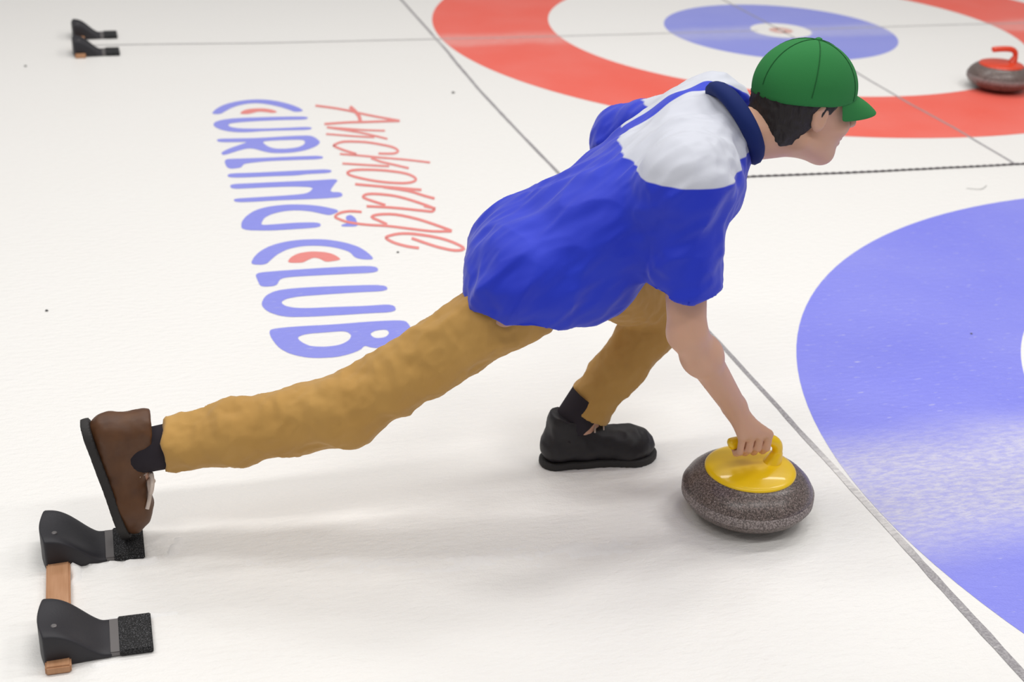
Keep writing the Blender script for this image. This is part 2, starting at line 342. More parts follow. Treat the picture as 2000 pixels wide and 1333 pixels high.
SCRIPT = [[[0,[[-0.7596,3.3049],[-0.7438,3.2958],[-0.7206,3.2821],[-0.6984,3.2676],[-0.6782,3.2524],[-0.6577,3.2355],[-0.6396,3.2194],[-0.6251,3.2044],[-0.612,3.1892],[-0.5975,3.1736],[-0.5806,3.157],[-0.5615,3.1392],[-0.5404,3.1204],[-0.5127,3.0968],[-0.4816,3.071],[-0.4603,3.0534]],[[-0.754,3.335],[-0.7381,3.3257],[-0.7147,3.3119],[-0.6923,3.2973],[-0.6718,3.2818],[-0.6511,3.2647],[-0.6328,3.2483],[-0.618,3.233],[-0.6048,3.2177],[-0.5904,3.202],[-0.5735,3.1855],[-0.5545,3.1676],[-0.5333,3.1486],[-0.5055,3.1249],[-0.4743,3.099],[-0.453,3.0813]]],[0,[[-0.4541,3.0801],[-0.4739,3.0811],[-0.503,3.0826],[-0.5302,3.0838],[-0.5528,3.0843],[-0.575,3.0845],[-0.5963,3.085],[-0.6168,3.0864],[-0.6378,3.0881],[-0.6618,3.0884],[-0.695,3.086],[-0.7327,3.0822],[-0.7584,3.0795]],[[-0.4601,3.0502],[-0.4798,3.0513],[-0.5088,3.0528],[-0.5357,3.054],[-0.5582,3.0545],[-0.5802,3.0548],[-0.6016,3.0553],[-0.622,3.0567],[-0.6429,3.0584],[-0.6666,3.0587],[-0.6995,3.0564],[-0.7368,3.0527],[-0.7624,3.0501]]],[0,[[-0.6284,3.2647],[-0.6262,3.2538],[-0.623,3.2378],[-0.6203,3.219],[-0.6178,3.196],[-0.6155,3.1693],[-0.6149,3.145],[-0.617,3.1178],[-0.6208,3.0862],[-0.6237,3.0638]],[[-0.6127,3.3041],[-0.6104,3.2929],[-0.607,3.2752],[-0.6039,3.2538],[-0.6012,3.2286],[-0.5988,3.1983],[-0.5982,3.1655],[-0.601,3.1287],[-0.6054,3.0931],[-0.6084,3.07]]]],[[0,[[-0.5384,2.9573],[-0.5589,2.9624],[-0.5888,2.9699],[-0.6159,2.9777],[-0.6364,2.9852],[-0.6556,2.9934],[-0.6764,3.0023],[-0.7039,3.0136],[-0.7343,3.0262],[-0.7552,3.0349]],[[-0.5433,2.9339],[-0.5637,2.939],[-0.5935,2.9465],[-0.6206,2.9543],[-0.6412,2.9618],[-0.6604,2.97],[-0.681,2.9788],[-0.7085,2.9901],[-0.7388,3.0027],[-0.7596,3.0112]]],[0,[[-0.7603,3.0086],[-0.7319,2.9891],[-0.691,2.9607],[-0.6568,2.9355],[-0.6351,2.9166],[-0.6182,2.8995],[-0.6025,2.8828],[-0.5845,2.8635],[-0.5669,2.8437],[-0.555,2.8303]],[[-0.7552,3.0333],[-0.7267,3.0136],[-0.6856,2.9851],[-0.6512,2.9596],[-0.6291,2.9404],[-0.612,2.923],[-0.5963,2.9061],[-0.5782,2.8867],[-0.5605,2.8668],[-0.5486,2.8533]]],[0,[[-0.5954,2.8805],[-0.6127,2.886],[-0.638,2.8943],[-0.6619,2.9025],[-0.6824,2.9104],[-0.7028,2.9188],[-0.7216,2.9266],[-0.7409,2.9345],[-0.7598,2.9423],[-0.7725,2.9475]],[[-0.6001,2.8578],[-0.6173,2.8633],[-0.6426,2.8715],[-0.6664,2.8797],[-0.687,2.8876],[-0.7073,2.896],[-0.7261,2.9038],[-0.7453,2.9116],[-0.7641,2.9193],[-0.7767,2.9245]]]],[[0,[[-0.6225,2.6596],[-0.6075,2.6563],[-0.5857,2.652],[-0.5676,2.6515],[-0.5552,2.6573],[-0.545,2.6688],[-0.537,2.6905],[-0.5359,2.7132],[-0.5397,2.7323],[-0.5467,2.749],[-0.5572,2.7636],[-0.5712,2.7776],[-0.5866,2.7909],[-0.6032,2.8047],[-0.6223,2.8187],[-0.6431,2.8298],[-0.6683,2.8385],[-0.6966,2.8449],[-0.7202,2.846],[-0.738,2.8387],[-0.7521,2.8259],[-0.7615,2.815],[-0.7677,2.8086],[-0.7745,2.7873],[-0.7721,2.772],[-0.7654,2.7559],[-0.7547,2.736],[-0.7434,2.7172],[-0.7301,2.6985],[-0.7155,2.68],[-0.7056,2.6675]],[[-0.6173,2.6857],[-0.6022,2.6824],[-0.5805,2.6781],[-0.5632,2.6776],[-0.5528,2.6825],[-0.5463,2.6897],[-0.5456,2.6906],[-0.5457,2.6957],[-0.5487,2.7099],[-0.5548,2.7244],[-0.5645,2.7379],[-0.5782,2.7514],[-0.5934,2.7645],[-0.6098,2.7781],[-0.6285,2.7918],[-0.6489,2.8027],[-0.6736,2.8112],[-0.7014,2.8175],[-0.7241,2.8186],[-0.7403,2.8121],[-0.7529,2.8004],[-0.762,2.79],[-0.7673,2.7847],[-0.765,2.7963],[-0.764,2.7946],[-0.7579,2.7799],[-0.7475,2.7603],[-0.7363,2.7418],[-0.7233,2.7234],[-0.7088,2.7048],[-0.6988,2.6922]]]],[[0,[[-0.7646,2.6769],[-0.7416,2.6671],[-0.7081,2.6529],[-0.679,2.6401],[-0.6593,2.6307],[-0.6424,2.622],[-0.6227,2.6126],[-0.5966,2.6015],[-0.5665,2.5891],[-0.5376,2.576],[-0.5071,2.56],[-0.476,2.5424],[-0.455,2.5305]],[[-0.7599,2.7005],[-0.7369,2.6906],[-0.7033,2.6763],[-0.674,2.6635],[-0.6542,2.6539],[-0.6371,2.6452],[-0.6174,2.6357],[-0.5913,2.6246],[-0.5611,2.6121],[-0.532,2.599],[-0.5013,2.5828],[-0.47,2.5651],[-0.4489,2.5531]]],[0,[[-0.6607,2.6131],[-0.6539,2.6008],[-0.6438,2.5826],[-0.6327,2.5658],[-0.621,2.5527],[-0.608,2.5402],[-0.5944,2.527],[-0.5776,2.5098],[-0.5593,2.4909],[-0.5468,2.4781]],[[-0.6531,2.6365],[-0.6464,2.6241],[-0.6363,2.6061],[-0.6256,2.5897],[-0.6143,2.5769],[-0.6013,2.5645],[-0.5876,2.5511],[-0.5707,2.5338],[-0.5523,2.5148],[-0.5398,2.5018]]],[0,[[-0.607,2.5344],[-0.6199,2.5383],[-0.6398,2.5444],[-0.6643,2.5524],[-0.6994,2.5647],[-0.741,2.5795],[-0.7697,2.5898]],[[-0.6119,2.5119],[-0.6248,2.5158],[-0.6446,2.5218],[-0.6691,2.5298],[-0.704,2.542],[-0.7454,2.5568],[-0.7741,2.5671]]]],[[1,[[-0.7688,2.4687],[-0.7668,2.472],[-0.76,2.4794],[-0.75,2.4848],[-0.7364,2.4871],[-0.7191,2.4869],[-0.7001,2.4843],[-0.678,2.4792],[-0.6529,2.4714],[-0.6298,2.4618],[-0.6077,2.4499],[-0.5862,2.4357],[-0.5696,2.4212],[-0.5587,2.4058],[-0.5516,2.3894],[-0.5482,2.3759],[-0.5476,2.368],[-0.548,2.3664],[-0.5508,2.3619],[-0.5578,2.3553],[-0.5687,2.3495],[-0.5817,2.3468],[-0.5976,2.3477],[-0.6166,2.3519],[-0.6351,2.3577],[-0.6527,2.365],[-0.671,2.3744],[-0.6883,2.3852],[-0.7062,2.3988],[-0.7244,2.4145],[-0.739,2.4284],[-0.7496,2.4395],[-0.7572,2.4492],[-0.7626,2.4582],[-0.7665,2.4669],[-0.7681,2.4729]],[[-0.7751,2.4799],[-0.7678,2.4947],[-0.7585,2.5049],[-0.7468,2.5113],[-0.7323,2.5139],[-0.7144,2.5137],[-0.695,2.511],[-0.6725,2.5058],[-0.6472,2.4979],[-0.6236,2.4882],[-0.6012,2.4761],[-0.5792,2.4615],[-0.5621,2.4464],[-0.5502,2.4297],[-0.5424,2.4115],[-0.5382,2.3946],[-0.5374,2.3764],[-0.5425,2.3544],[-0.5507,2.3398],[-0.5603,2.3307],[-0.5725,2.3242],[-0.5864,2.3213],[-0.603,2.3223],[-0.6222,2.3265],[-0.6408,2.3324],[-0.6586,2.3397],[-0.677,2.3492],[-0.6945,2.3601],[-0.7126,2.3737],[-0.7308,2.3895],[-0.7456,2.4035],[-0.7563,2.4147],[-0.7644,2.4249],[-0.7703,2.4347],[-0.7749,2.4451],[-0.7778,2.4582]]]],[[0,[[-0.7688,2.3362],[-0.7467,2.3264],[-0.7135,2.3118],[-0.6774,2.296],[-0.6338,2.2773],[-0.5849,2.2563],[-0.5514,2.242]],[[-0.7633,2.3624],[-0.7411,2.3525],[-0.7077,2.3378],[-0.6715,2.322],[-0.6277,2.3031],[-0.5786,2.282],[-0.545,2.2676]]],[0,[[-0.6784,2.292],[-0.6575,2.2793],[-0.6273,2.2606],[-0.6017,2.2417],[-0.584,2.2226],[-0.5692,2.2019],[-0.5565,2.1843],[-0.5442,2.1701],[-0.5335,2.1581],[-0.5264,2.1503]],[[-0.6721,2.3177],[-0.6511,2.3049],[-0.6207,2.286],[-0.5945,2.2666],[-0.5762,2.2468],[-0.5612,2.2257],[-0.5485,2.2081],[-0.5364,2.194],[-0.5257,2.182],[-0.5186,2.1742]]]],[[0,[[-0.5383,2.0746],[-0.5479,2.0904],[-0.5624,2.1141],[-0.5784,2.138],[-0.5962,2.1623],[-0.6164,2.1884],[-0.6355,2.2096],[-0.653,2.2244],[-0.6704,2.2352],[-0.687,2.2432],[-0.7046,2.2502],[-0.7226,2.255],[-0.7375,2.2554],[-0.7498,2.2495],[-0.7602,2.2376],[-0.7675,2.2145],[-0.765,2.1963],[-0.7581,2.1836],[-0.7488,2.1698],[-0.7348,2.1508],[-0.7176,2.129],[-0.7057,2.1141]],[[-0.5465,2.0525],[-0.5561,2.0682],[-0.5706,2.0916],[-0.5864,2.1151],[-0.6039,2.1391],[-0.6239,2.1647],[-0.6426,2.1854],[-0.6596,2.1997],[-0.6765,2.2101],[-0.6928,2.218],[-0.71,2.2249],[-0.7275,2.2295],[-0.7412,2.2299],[-0.7512,2.2252],[-0.7578,2.2178],[-0.7579,2.2198],[-0.7567,2.2174],[-0.7506,2.2064],[-0.7416,2.1929],[-0.7277,2.1739],[-0.7105,2.1521],[-0.6986,2.1371]]],[0,[[-0.7697,2.1119],[-0.7493,2.1059],[-0.7193,2.097],[-0.6905,2.0871],[-0.6639,2.0755],[-0.6369,2.0623],[-0.6137,2.0508],[-0.5939,2.0412],[-0.5768,2.0327],[-0.5654,2.0271]],[[-0.7648,2.1361],[-0.7443,2.1302],[-0.7141,2.1212],[-0.6849,2.1111],[-0.6581,2.0994],[-0.6309,2.0861],[-0.6076,2.0745],[-0.5877,2.0649],[-0.5705,2.0563],[-0.5591,2.0507]]],[0,[[-0.5632,2.0246],[-0.5567,2.032],[-0.5467,2.045],[-0.5403,2.0728],[-0.5486,2.0872],[-0.5617,2.1],[-0.5711,2.1087]],[[-0.5631,2.0455],[-0.557,2.0526],[-0.5499,2.0611],[-0.55,2.0552],[-0.5563,2.0643],[-0.569,2.0767],[-0.5783,2.0852]]]],[[0,[[-0.5318,1.8649],[-0.5411,1.8795],[-0.5551,1.9015],[-0.5704,1.9241],[-0.5868,1.9472],[-0.6055,1.9725],[-0.6244,1.9947],[-0.6439,2.014],[-0.6647,2.0314],[-0.6844,2.0439],[-0.7039,2.051],[-0.7233,2.0535],[-0.7394,2.0529],[-0.7529,2.0491],[-0.7644,2.0415],[-0.7741,2.0228],[-0.7722,2.0021],[-0.7652,1.9898],[-0.758,1.9778],[-0.7505,1.9633],[-0.7419,1.9472],[-0.7361,1.9364]],[[-0.5401,1.8437],[-0.5494,1.8582],[-0.5633,1.8799],[-0.5785,1.9022],[-0.5947,1.9251],[-0.6132,1.9499],[-0.6317,1.9716],[-0.6509,1.9905],[-0.6713,2.0075],[-0.6904,2.0196],[-0.7091,2.0264],[-0.7279,2.0289],[-0.7432,2.0283],[-0.7555,2.0249],[-0.7647,2.0189],[-0.7655,2.021],[-0.7639,2.0225],[-0.7575,2.0116],[-0.7503,1.9993],[-0.7426,1.9845],[-0.7341,1.9684],[-0.7283,1.9574]]],[0,[[-0.5343,1.8614],[-0.5502,1.8631],[-0.5737,1.8661],[-0.5975,1.8719],[-0.6212,1.8827],[-0.6471,1.897],[-0.6709,1.9103],[-0.692,1.9219],[-0.7124,1.9333],[-0.7326,1.9431],[-0.754,1.9509],[-0.7762,1.9576],[-0.7965,1.9651],[-0.816,1.9746],[-0.835,1.9856],[-0.8503,1.9965],[-0.8615,2.0079],[-0.87,2.02],[-0.8763,2.0308],[-0.8814,2.0392],[-0.884,2.0446],[-0.8845,2.0414],[-0.8817,2.0468],[-0.8741,2.0572],[-0.8652,2.0654],[-0.8552,2.0708],[-0.8434,2.0742],[-0.8318,2.0749],[-0.8189,2.0717],[-0.8053,2.0657],[-0.796,2.0613]],[[-0.5393,1.84],[-0.5552,1.8417],[-0.5788,1.8447],[-0.6028,1.8507],[-0.6269,1.8615],[-0.6527,1.8758],[-0.6764,1.889],[-0.6975,1.9005],[-0.7177,1.9118],[-0.7376,1.9215],[-0.7587,1.9291],[-0.7808,1.9358],[-0.8013,1.9433],[-0.8209,1.953],[-0.8401,1.964],[-0.8557,1.9752],[-0.8674,1.9871],[-0.8764,1.9997],[-0.8829,2.0107],[-0.8882,2.0195],[-0.8922,2.0294],[-0.8911,2.0489],[-0.8842,2.0646],[-0.8747,2.0776],[-0.8642,2.0874],[-0.8531,2.0935],[-0.8404,2.0971],[-0.8279,2.0979],[-0.8143,2.0946],[-0.8004,2.0884],[-0.791,2.084]]]],[[0,[[-0.6827,1.8015],[-0.6718,1.7862],[-0.656,1.7639],[-0.6417,1.7446],[-0.6309,1.7307],[-0.6208,1.7185],[-0.61,1.7073],[-0.5969,1.695],[-0.5823,1.6829],[-0.5689,1.6756],[-0.5556,1.674],[-0.5426,1.6774],[-0.531,1.6915],[-0.5295,1.7151],[-0.535,1.7326],[-0.5431,1.7501],[-0.5535,1.7686],[-0.5673,1.7892],[-0.5841,1.8082],[-0.606,1.8264],[-0.632,1.8439],[-0.6551,1.857],[-0.674,1.865],[-0.6914,1.8691],[-0.7076,1.8695],[-0.7247,1.8658],[-0.7413,1.8584],[-0.7532,1.8506],[-0.7611,1.8407],[-0.7645,1.8206],[-0.7623,1.8095],[-0.758,1.797],[-0.7511,1.7825],[-0.7428,1.769],[-0.7328,1.7567],[-0.7211,1.7448],[-0.7096,1.7347],[-0.6975,1.7264],[-0.685,1.7195],[-0.6766,1.715]],[[-0.675,1.8232],[-0.664,1.8077],[-0.6482,1.7854],[-0.634,1.766],[-0.6232,1.7521],[-0.6133,1.7401],[-0.6027,1.729],[-0.5897,1.7168],[-0.5755,1.705],[-0.5629,1.698],[-0.5509,1.6966],[-0.5398,1.6994],[-0.5378,1.6991],[-0.5394,1.6987],[-0.5441,1.7133],[-0.5519,1.7297],[-0.5619,1.7476],[-0.5753,1.7674],[-0.5916,1.7857],[-0.613,1.8034],[-0.6385,1.8207],[-0.6612,1.8335],[-0.6797,1.8412],[-0.6964,1.8451],[-0.7117,1.8456],[-0.7278,1.8421],[-0.7435,1.8351],[-0.7541,1.8283],[-0.7565,1.8262],[-0.7547,1.8332],[-0.7534,1.8276],[-0.7497,1.8166],[-0.7432,1.803],[-0.7354,1.7903],[-0.7259,1.7785],[-0.7143,1.7667],[-0.7032,1.7569],[-0.6913,1.7488],[-0.679,1.7419],[-0.6706,1.7374]]]]]

lb = empty('block_lettering', (-1.05, 2.2, 0))
tag(lb, 'tall blue two-word block lettering with red accents painted in the ice', 'lettering')
for nm, loops in BLOCK:
    flat(nm, [loops], Zp*(1.2 if nm != 'letter_serif' else 1.1), M_LETR if nm == 'letter_accent' else M_LETB, lb)
ls = empty('script_lettering', (-.85, 2.4, 0))
tag(ls, 'slanted red handwritten script word painted above the blue block lettering', 'lettering')
for k_, strokes in enumerate(SCRIPT):
    V, F = [], []
    for j, (closed, A_, B_) in enumerate(strokes):
        o0 = len(V); z = Zp*(1.8+.12*j)
        for a, b in zip(A_, B_): V += [(a[0], a[1], z), (b[0], b[1], z)]
        n = len(A_)
        for i in range(n if closed else n-1):
            k = (i+1) % n; F.append((o0+2*i, o0+2*i+1, o0+2*k+1, o0+2*k))
    me = mesh_from('letter', V, F)
    bm = bmesh.new(); bm.from_mesh(me)
    for f in bm.faces:
        if f.normal.z < 0: f.normal_flip()
    bm.to_mesh(me); bm.free()
    link('letter', me, M_LETR, ls, smooth=False)

# ------------------------------------------------------------------ foot holds (hacks)
M_RUB = mat('rubber', (.022, .021, .026), .55, .4)
bump(M_RUB, nz(M_RUB, 180, 2), .3, .001)
M_PAD = mat('rubber_pad', (.012, .012, .013), .75, .3)
gx = nd(M_PAD, 'ShaderNodeTexVoronoi'); gx.inputs['Scale'].default_value = 230; lk(M_PAD, pos(M_PAD), gx.inputs['Vector'])
bump(M_PAD, gx.outputs['Distance'], .8, .002)
b_ = M_PAD.node_tree.nodes['Principled BSDF']
lk(M_PAD, mix(M_PAD, ss(M_PAD, nz(M_PAD, 420, 3), .5, .75), (.012, .012, .013), (.16, .16, .17)), b_.inputs['Base Color'])
M_WOOD = mat('wood', (.50, .27, .14), .6)
wd = M_WOOD.node_tree.nodes['Principled BSDF']
lk(M_WOOD, mix(M_WOOD, nz(M_WOOD, 22, 5, stretch=(6, .5, 1)), (.60, .34, .20), (.36, .16, .06)), wd.inputs['Base Color'])
M_PLATE = mat('metal_strip', (.16, .15, .15), .45, .5, .4)
def hack(x0, y0, label, group, yw=(.11, .11), gap=.205, full=True):
    """x0,y0: rear corner of the near foothold"""
    root = empty('curling_hack', (x0, y0, 0)); tag(root, label, 'foot hold', group)
    # wooden base board
    bm = bmesh.new()
    bmesh.ops.create_cube(bm, size=1, matrix=Matrix.Translation((x0+.033, y0+.160, .009)) @ Matrix.Diagonal((.046, .374, .018, 1)))
    bmesh.ops.bevel(bm, geom=bm.edges[:], offset=.003, segments=2, affect='EDGES')
    me = bpy.data.meshes.new('wood_board'); bm.to_mesh(me); bm.free(); link('wood_board', me, M_WOOD, root, smooth=False)
    for j, yy in enumerate((y0, y0+gap+yw[0])):
        # profile in x: high curved rear wall falling to a flat pad; outline widens at the rear
        nx, ny = 26, 14; V, F = [], []
        L = .118
        for i in range(nx+1):
            t = i/nx; x = x0+.010+L*t
            top = .012+.064*(.5+.5*math.cos(math.pi*t**1.25))
            s_ = t*t*(3-2*t); wl = .007*(1-s_)
            for q in range(ny+1):
                v = q/ny; y = yy-wl+(yw[j]+2*wl)*v
                cup = -.020*(1-t)*math.sin(math.pi*v)*(.2+.8*t)       # hollow that takes the ball of the foot
                edge = .006*(abs(2*v-1)**8)
                bowx = -.010*math.sin(math.pi*v)*(1-t)
                V.append((x+bowx, y, max(.010, top+cup-edge)))
        n1 = len(V); V += [(x, y, .0015) for x, y, z in V]
        W_ = ny+1
        for i in range(nx):
            for q in range(ny):
                a = i*W_+q; F.append((a, a+W_, a+W_+1, a+1)); F.append((n1+a, n1+a+1, n1+a+W_+1, n1+a+W_))
        for i in range(nx):
            a, b = i*W_, (i+1)*W_; F.append((a, n1+a, n1+b, b)); a += ny; b += ny; F.append((a, b, n1+b, n1+a))
        for q in range(ny):
            F.append((q, q+1, n1+q+1, n1+q)); a = nx*W_+q; F.append((a, n1+a, n1+a+1, a+1))
        fh = link('rubber_foothold', mesh_from('rubber_foothold', V, F), M_RUB, root)
        md = fh.modifiers.new('bev', 'BEVEL'); md.width = .003; md.segments = 2; md.limit_method = 'ANGLE'; md.angle_limit = math.radians(50)
        def slab(nm, xa, xb, z0, z1, mm, iy=.002):
            bm = bmesh.new()
            bmesh.ops.create_cube(bm, size=1, matrix=Matrix.Translation(((xa+xb)/2, yy+yw[j]/2, (z0+z1)/2)) @ Matrix.Diagonal((xb-xa, yw[j]-2*iy, z1-z0, 1)))
            bmesh.ops.bevel(bm, geom=bm.edges[:], offset=.0018, segments=2, affect='EDGES')
            me = bpy.data.meshes.new(nm); bm.to_mesh(me); bm.free()
            o = bpy.data.objects.new(nm, me); C.objects.link(o); me.materials.append(mm)
            me.transform(Matrix.Translation((-x0, -y0, 0))); o.parent = fh; return o
        slab('metal_strip', x0+.124, x0+.146, .0012, .0115, M_PLATE)
        slab('toe_pad', x0+.142, x0+.203, .0012, .014, M_PAD, 0)
        for bx, by in ((.030, .028), (.038, .085)):
            bo = lathe('bolt', [(.0055, 0), (.0055, .003), (.004, .004)], 16, (x0+bx-x0, yy+by-y0, .068))
            bo2 = bpy.data.objects.new('bolt', bo); C.objects.link(bo2); bo.materials.append(M_PLATE); bo2.parent = fh
            bo.transform(Matrix.Translation((0, 0, -.0015 if bx < .035 else -.009)))
    return root
hack(-1.797, -.155, 'black rubber foot holds on a wooden board under the sliding person’s shoe', 'foot holds set in the ice')
hack(-1.705, 4.205, 'small black rubber foot holds far behind the blue lettering', 'foot holds set in the ice')

# frost ridges scraped up around the near foot holds and along the slide path
M_FROST = mat('frost', (.86, .85, .84), .55, .35)
M_FROST.node_tree.nodes['Principled BSDF'].inputs['Subsurface Weight'].default_value = .0
bump(M_FROST, nz(M_FROST, 160, 4), .5, .003)
def frost():
    def ridge(x, y, pts, w_, h):
        best = 9
        for (ax, ay), (bx, by) in zip(pts, pts[1:]):
            dx, dy = bx-ax, by-ay; t = max(0, min(1, ((x-ax)*dx+(y-ay)*dy)/(dx*dx+dy*dy)))
            best = min(best, math.hypot(x-ax-t*dx, y-ay-t*dy))
        return h*math.exp(-(best/w_)**2)
    V, F = [], []; xs = np.arange(-1.80, -.47, .008); ys = np.arange(-.20, .36, .008)
    for x in xs:
        for y in ys:
            p = Vector((x, y, 0)); nn = noise.noise(p*26); n2 = noise.noise(p*60+Vector((3, 3, 3)))
            z = -.0035
            z += ridge(x, y, [(-1.74, .157), (-1.66, .150), (-1.58, .150), (-1.54, .17), (-1.525, .21)], .013, .0085)*(1+1.2*nn+1.0*n2+.5*noise.noise(p*120))
            z += ridge(x, y, [(-1.745, .10), (-1.73, .12), (-1.735, .15)], .010, .010)*(1+nn)
            z += ridge(x, y, [(-1.67, -.035), (-1.60, -.038), (-1.55, -.04)], .010, .0065)*(1+nn)
            z += ridge(x, y, [(-1.70, -.170), (-1.60, -.168)], .010, .006)*(1+nn)
            fade = max(0, min(1, (x+1.5)/.3))*max(0, min(1, (-.48-x)/.15))
            z += fade*ridge(x, y, [(-1.5, .13), (-1.1, .03), (-.75, .0), (-.56, -.01)], .045, .0040)*(1+2.2*noise.noise(Vector((x*12, y*40, 2)))+1.5*n2)
            V.append((x, y, z))
    n = len(ys)
    for i in range(len(xs)-1):
        for j in range(n-1):
            q = (i*n+j, (i+1)*n+j, (i+1)*n+j+1, i*n+j+1)
            if max(V[k][2] for k in q) > -.0004: F.append(q)
    used = sorted({k for f in F for k in f}); rm = {k: i for i, k in enumerate(used)}
    return mesh_from('scraped_frost', [V[k] for k in used], [[rm[k] for k in f] for f in F])
tag(link('scraped_frost', frost(), M_FROST), 'white ridges of scraped frost around the near foot holds and along the slide path', 'frost', kind='stuff')

# specks of grit and a fibre on the ice
M_GRIT = mat('grit', (.12, .12, .12), .8)
for x, y, r, lab in ((-1.904, 4.07, .006, 'dark speck of grit on the ice beside the far foot holds'),
                     (-.148, 3.431, .007, 'dark speck of grit between the diagonal line and the red script'),
                     (-1.797, 1.445, .0045, 'dark speck of grit alone on white ice at the far left'),
                     (-.747, 1.701, .0045, 'grey speck of grit just below the end of the red script'),
                     (.749, .815, .0035, 'tiny dark speck on the blue ring of the near target')):
    me = lathe('grit_speck', [(r*.7, 0), (r, r*.3), (r*.8, r*.7), (r*.3, r*.95)], 10, (x, y, .0005))
    for v in me.vertices: v.co.x += noise.noise(v.co*300)*r*.3
    tag(link('grit_speck', me, M_GRIT), lab, 'speck', 'grit on the ice')
tag(link('fibre', tube('fibre', spline([(1.44, 1.955, .003), (1.475, 1.938, .003), (1.50, 1.942, .003), (1.535, 1.972, .003)]), .0008, 6), M_GRIT),
    'short dark curled fibre on white ice above the near blue ring', 'fibre')

# ------------------------------------------------------------------ curling stones
M_GRAN = mat('granite', (.2, .16, .15), .32, .5)
gb = M_GRAN.node_tree.nodes['Principled BSDF']
c1 = mix(M_GRAN, ss(M_GRAN, nz(M_GRAN, 260, 3, rough=.7), .42, .60), (.065, .05, .045), (.215, .165, .15))
lk(M_GRAN, mix(M_GRAN, ss(M_GRAN, nz(M_GRAN, 420, 2), .62, .70), c1, (.45, .40, .38)), gb.inputs['Base Color'])
M_GRAN2 = mat('granite_band', (.25, .22, .21), .6, .3)
lk(M_GRAN2, mix(M_GRAN2, ss(M_GRAN2, nz(M_GRAN2, 300, 3), .4, .62), (.15, .125, .12), (.36, .31, .30)), M_GRAN2.node_tree.nodes['Principled BSDF'].inputs['Base Color'])
def stone(x, y, rz, hm, label):
    root = empty('curling_stone', (x, y, 0), rz); tag(root, label, 'curling stone', 'curling stones')
    def add(nm, me, m, par=root):
        o = bpy.data.objects.new(nm, me); C.objects.link(o); me.materials.append(m); o.parent = par
        me.polygons.foreach_set('use_smooth', [True]*len(me.polygons)); return o
    prof = [(.050, .006), (.058, .001), (.066, .001), (.074, .005), (.095, .010), (.118, .019), (.134, .031), (.1425, .044), (.1445, .050),
            (.1445, .066), (.142, .074), (.135, .086), (.123, .098), (.110, .107), (.098, .112), (.070, .1135), (.03, .114)]
    add('granite_body', lathe('granite_body', prof, 96), M_GRAN)
    add('striking_band', lathe('striking_band', [(.1446, .0475), (.1456, .0485), (.1458, .058), (.1456, .0675), (.1446, .0685)], 96), M_GRAN2)
    add('handle_disc', lathe('handle_disc', [(.100, .1085), (.1005, .113), (.098, .1165), (.090, .119), (.070, .1235), (.040, .1265), (.012, .1275)], 80), hm)
    path = spline([(.052, 0, .120), (.056, 0, .134), (.060, 0, .150), (.056, 0, .168), (.040, 0, .180), (.015, 0, .184), (-.02, 0, .184), (-.048, 0, .182), (-.060, 0, .179)], 6)
    n = len(path); rr = []
    for i in range(n):
        t = i/(n-1)
        rr.append(.026-.012*min(1, t/.25) if t < .25 else (.0135 if t < .93 else .0135-.006*((t-.93)/.07)))
    add('handle', tube('handle', path, rr, 20, sy=.85), hm)
    return root
M_YEL = mat('handle_yellow', (.93, .60, .0), .35, .5, coat=.3)
M_HRED = mat('handle_red', (.72, .055, .015), .32, .5, coat=.3)
stone(-.295, .068, math.radians(0), M_YEL, 'curling stone with yellow top and handle under the person’s hand')
stone(2.365, 3.19, math.radians(-6), M_HRED, 'curling stone with red top and handle standing on the far red ring')
# ------------------------------------------------------------------ the person
PR = empty('person', (-.60, .20, 0))
tag(PR, 'person lunging low in blue jacket, tan trousers and green cap, pushing a yellow-topped stone', 'person')
M_SKIN = mat('skin', (.62, .36, .25), .5, .4); M_SKIN.node_tree.nodes['Principled BSDF'].inputs['Subsurface Weight'].default_value = .12
M_SKIN.node_tree.nodes['Principled BSDF'].inputs['Subsurface Scale'].default_value = .01
M_TR = mat('trousers', (.50, .29, .085), .85, .2, sheen=.15)
lk(M_TR, mix(M_TR, nz(M_TR, 7, 3), (.56, .33, .10), (.42, .23, .06)), M_TR.node_tree.nodes['Principled BSDF'].inputs['Base Color'])
bump(M_TR, nz(M_TR, 900, 2), .15, .001)
kneeR, hipR, ankR = (-1.165, .17, .298), (-.835, .125, .53), (-1.597, .24, .21)
hipL, kneeL, ankL = (-.765, .30, .555), (-.385, .38, .385), (-.615, .36, .085)
shR, shL = (-.54, .025, .80), (-.345, .365, .825)
elR, wrR = (-.530, -.040, .515), (-.362, .050, .285)
elL, wrL = (-.46, .585, .715), (-.49, .435, .525)
HC = np.array((-.205, .2, .898))
Fd = np.array((.98, 0, -.16)); Fd /= np.linalg.norm(Fd); Ld = np.array((0, 1, 0.)); Ud = np.cross(Fd, Ld)
FR = np.stack([Fd, Ld, Ud])
def H(f, l, u): return HC+Fd*f+Ld*l+Ud*u

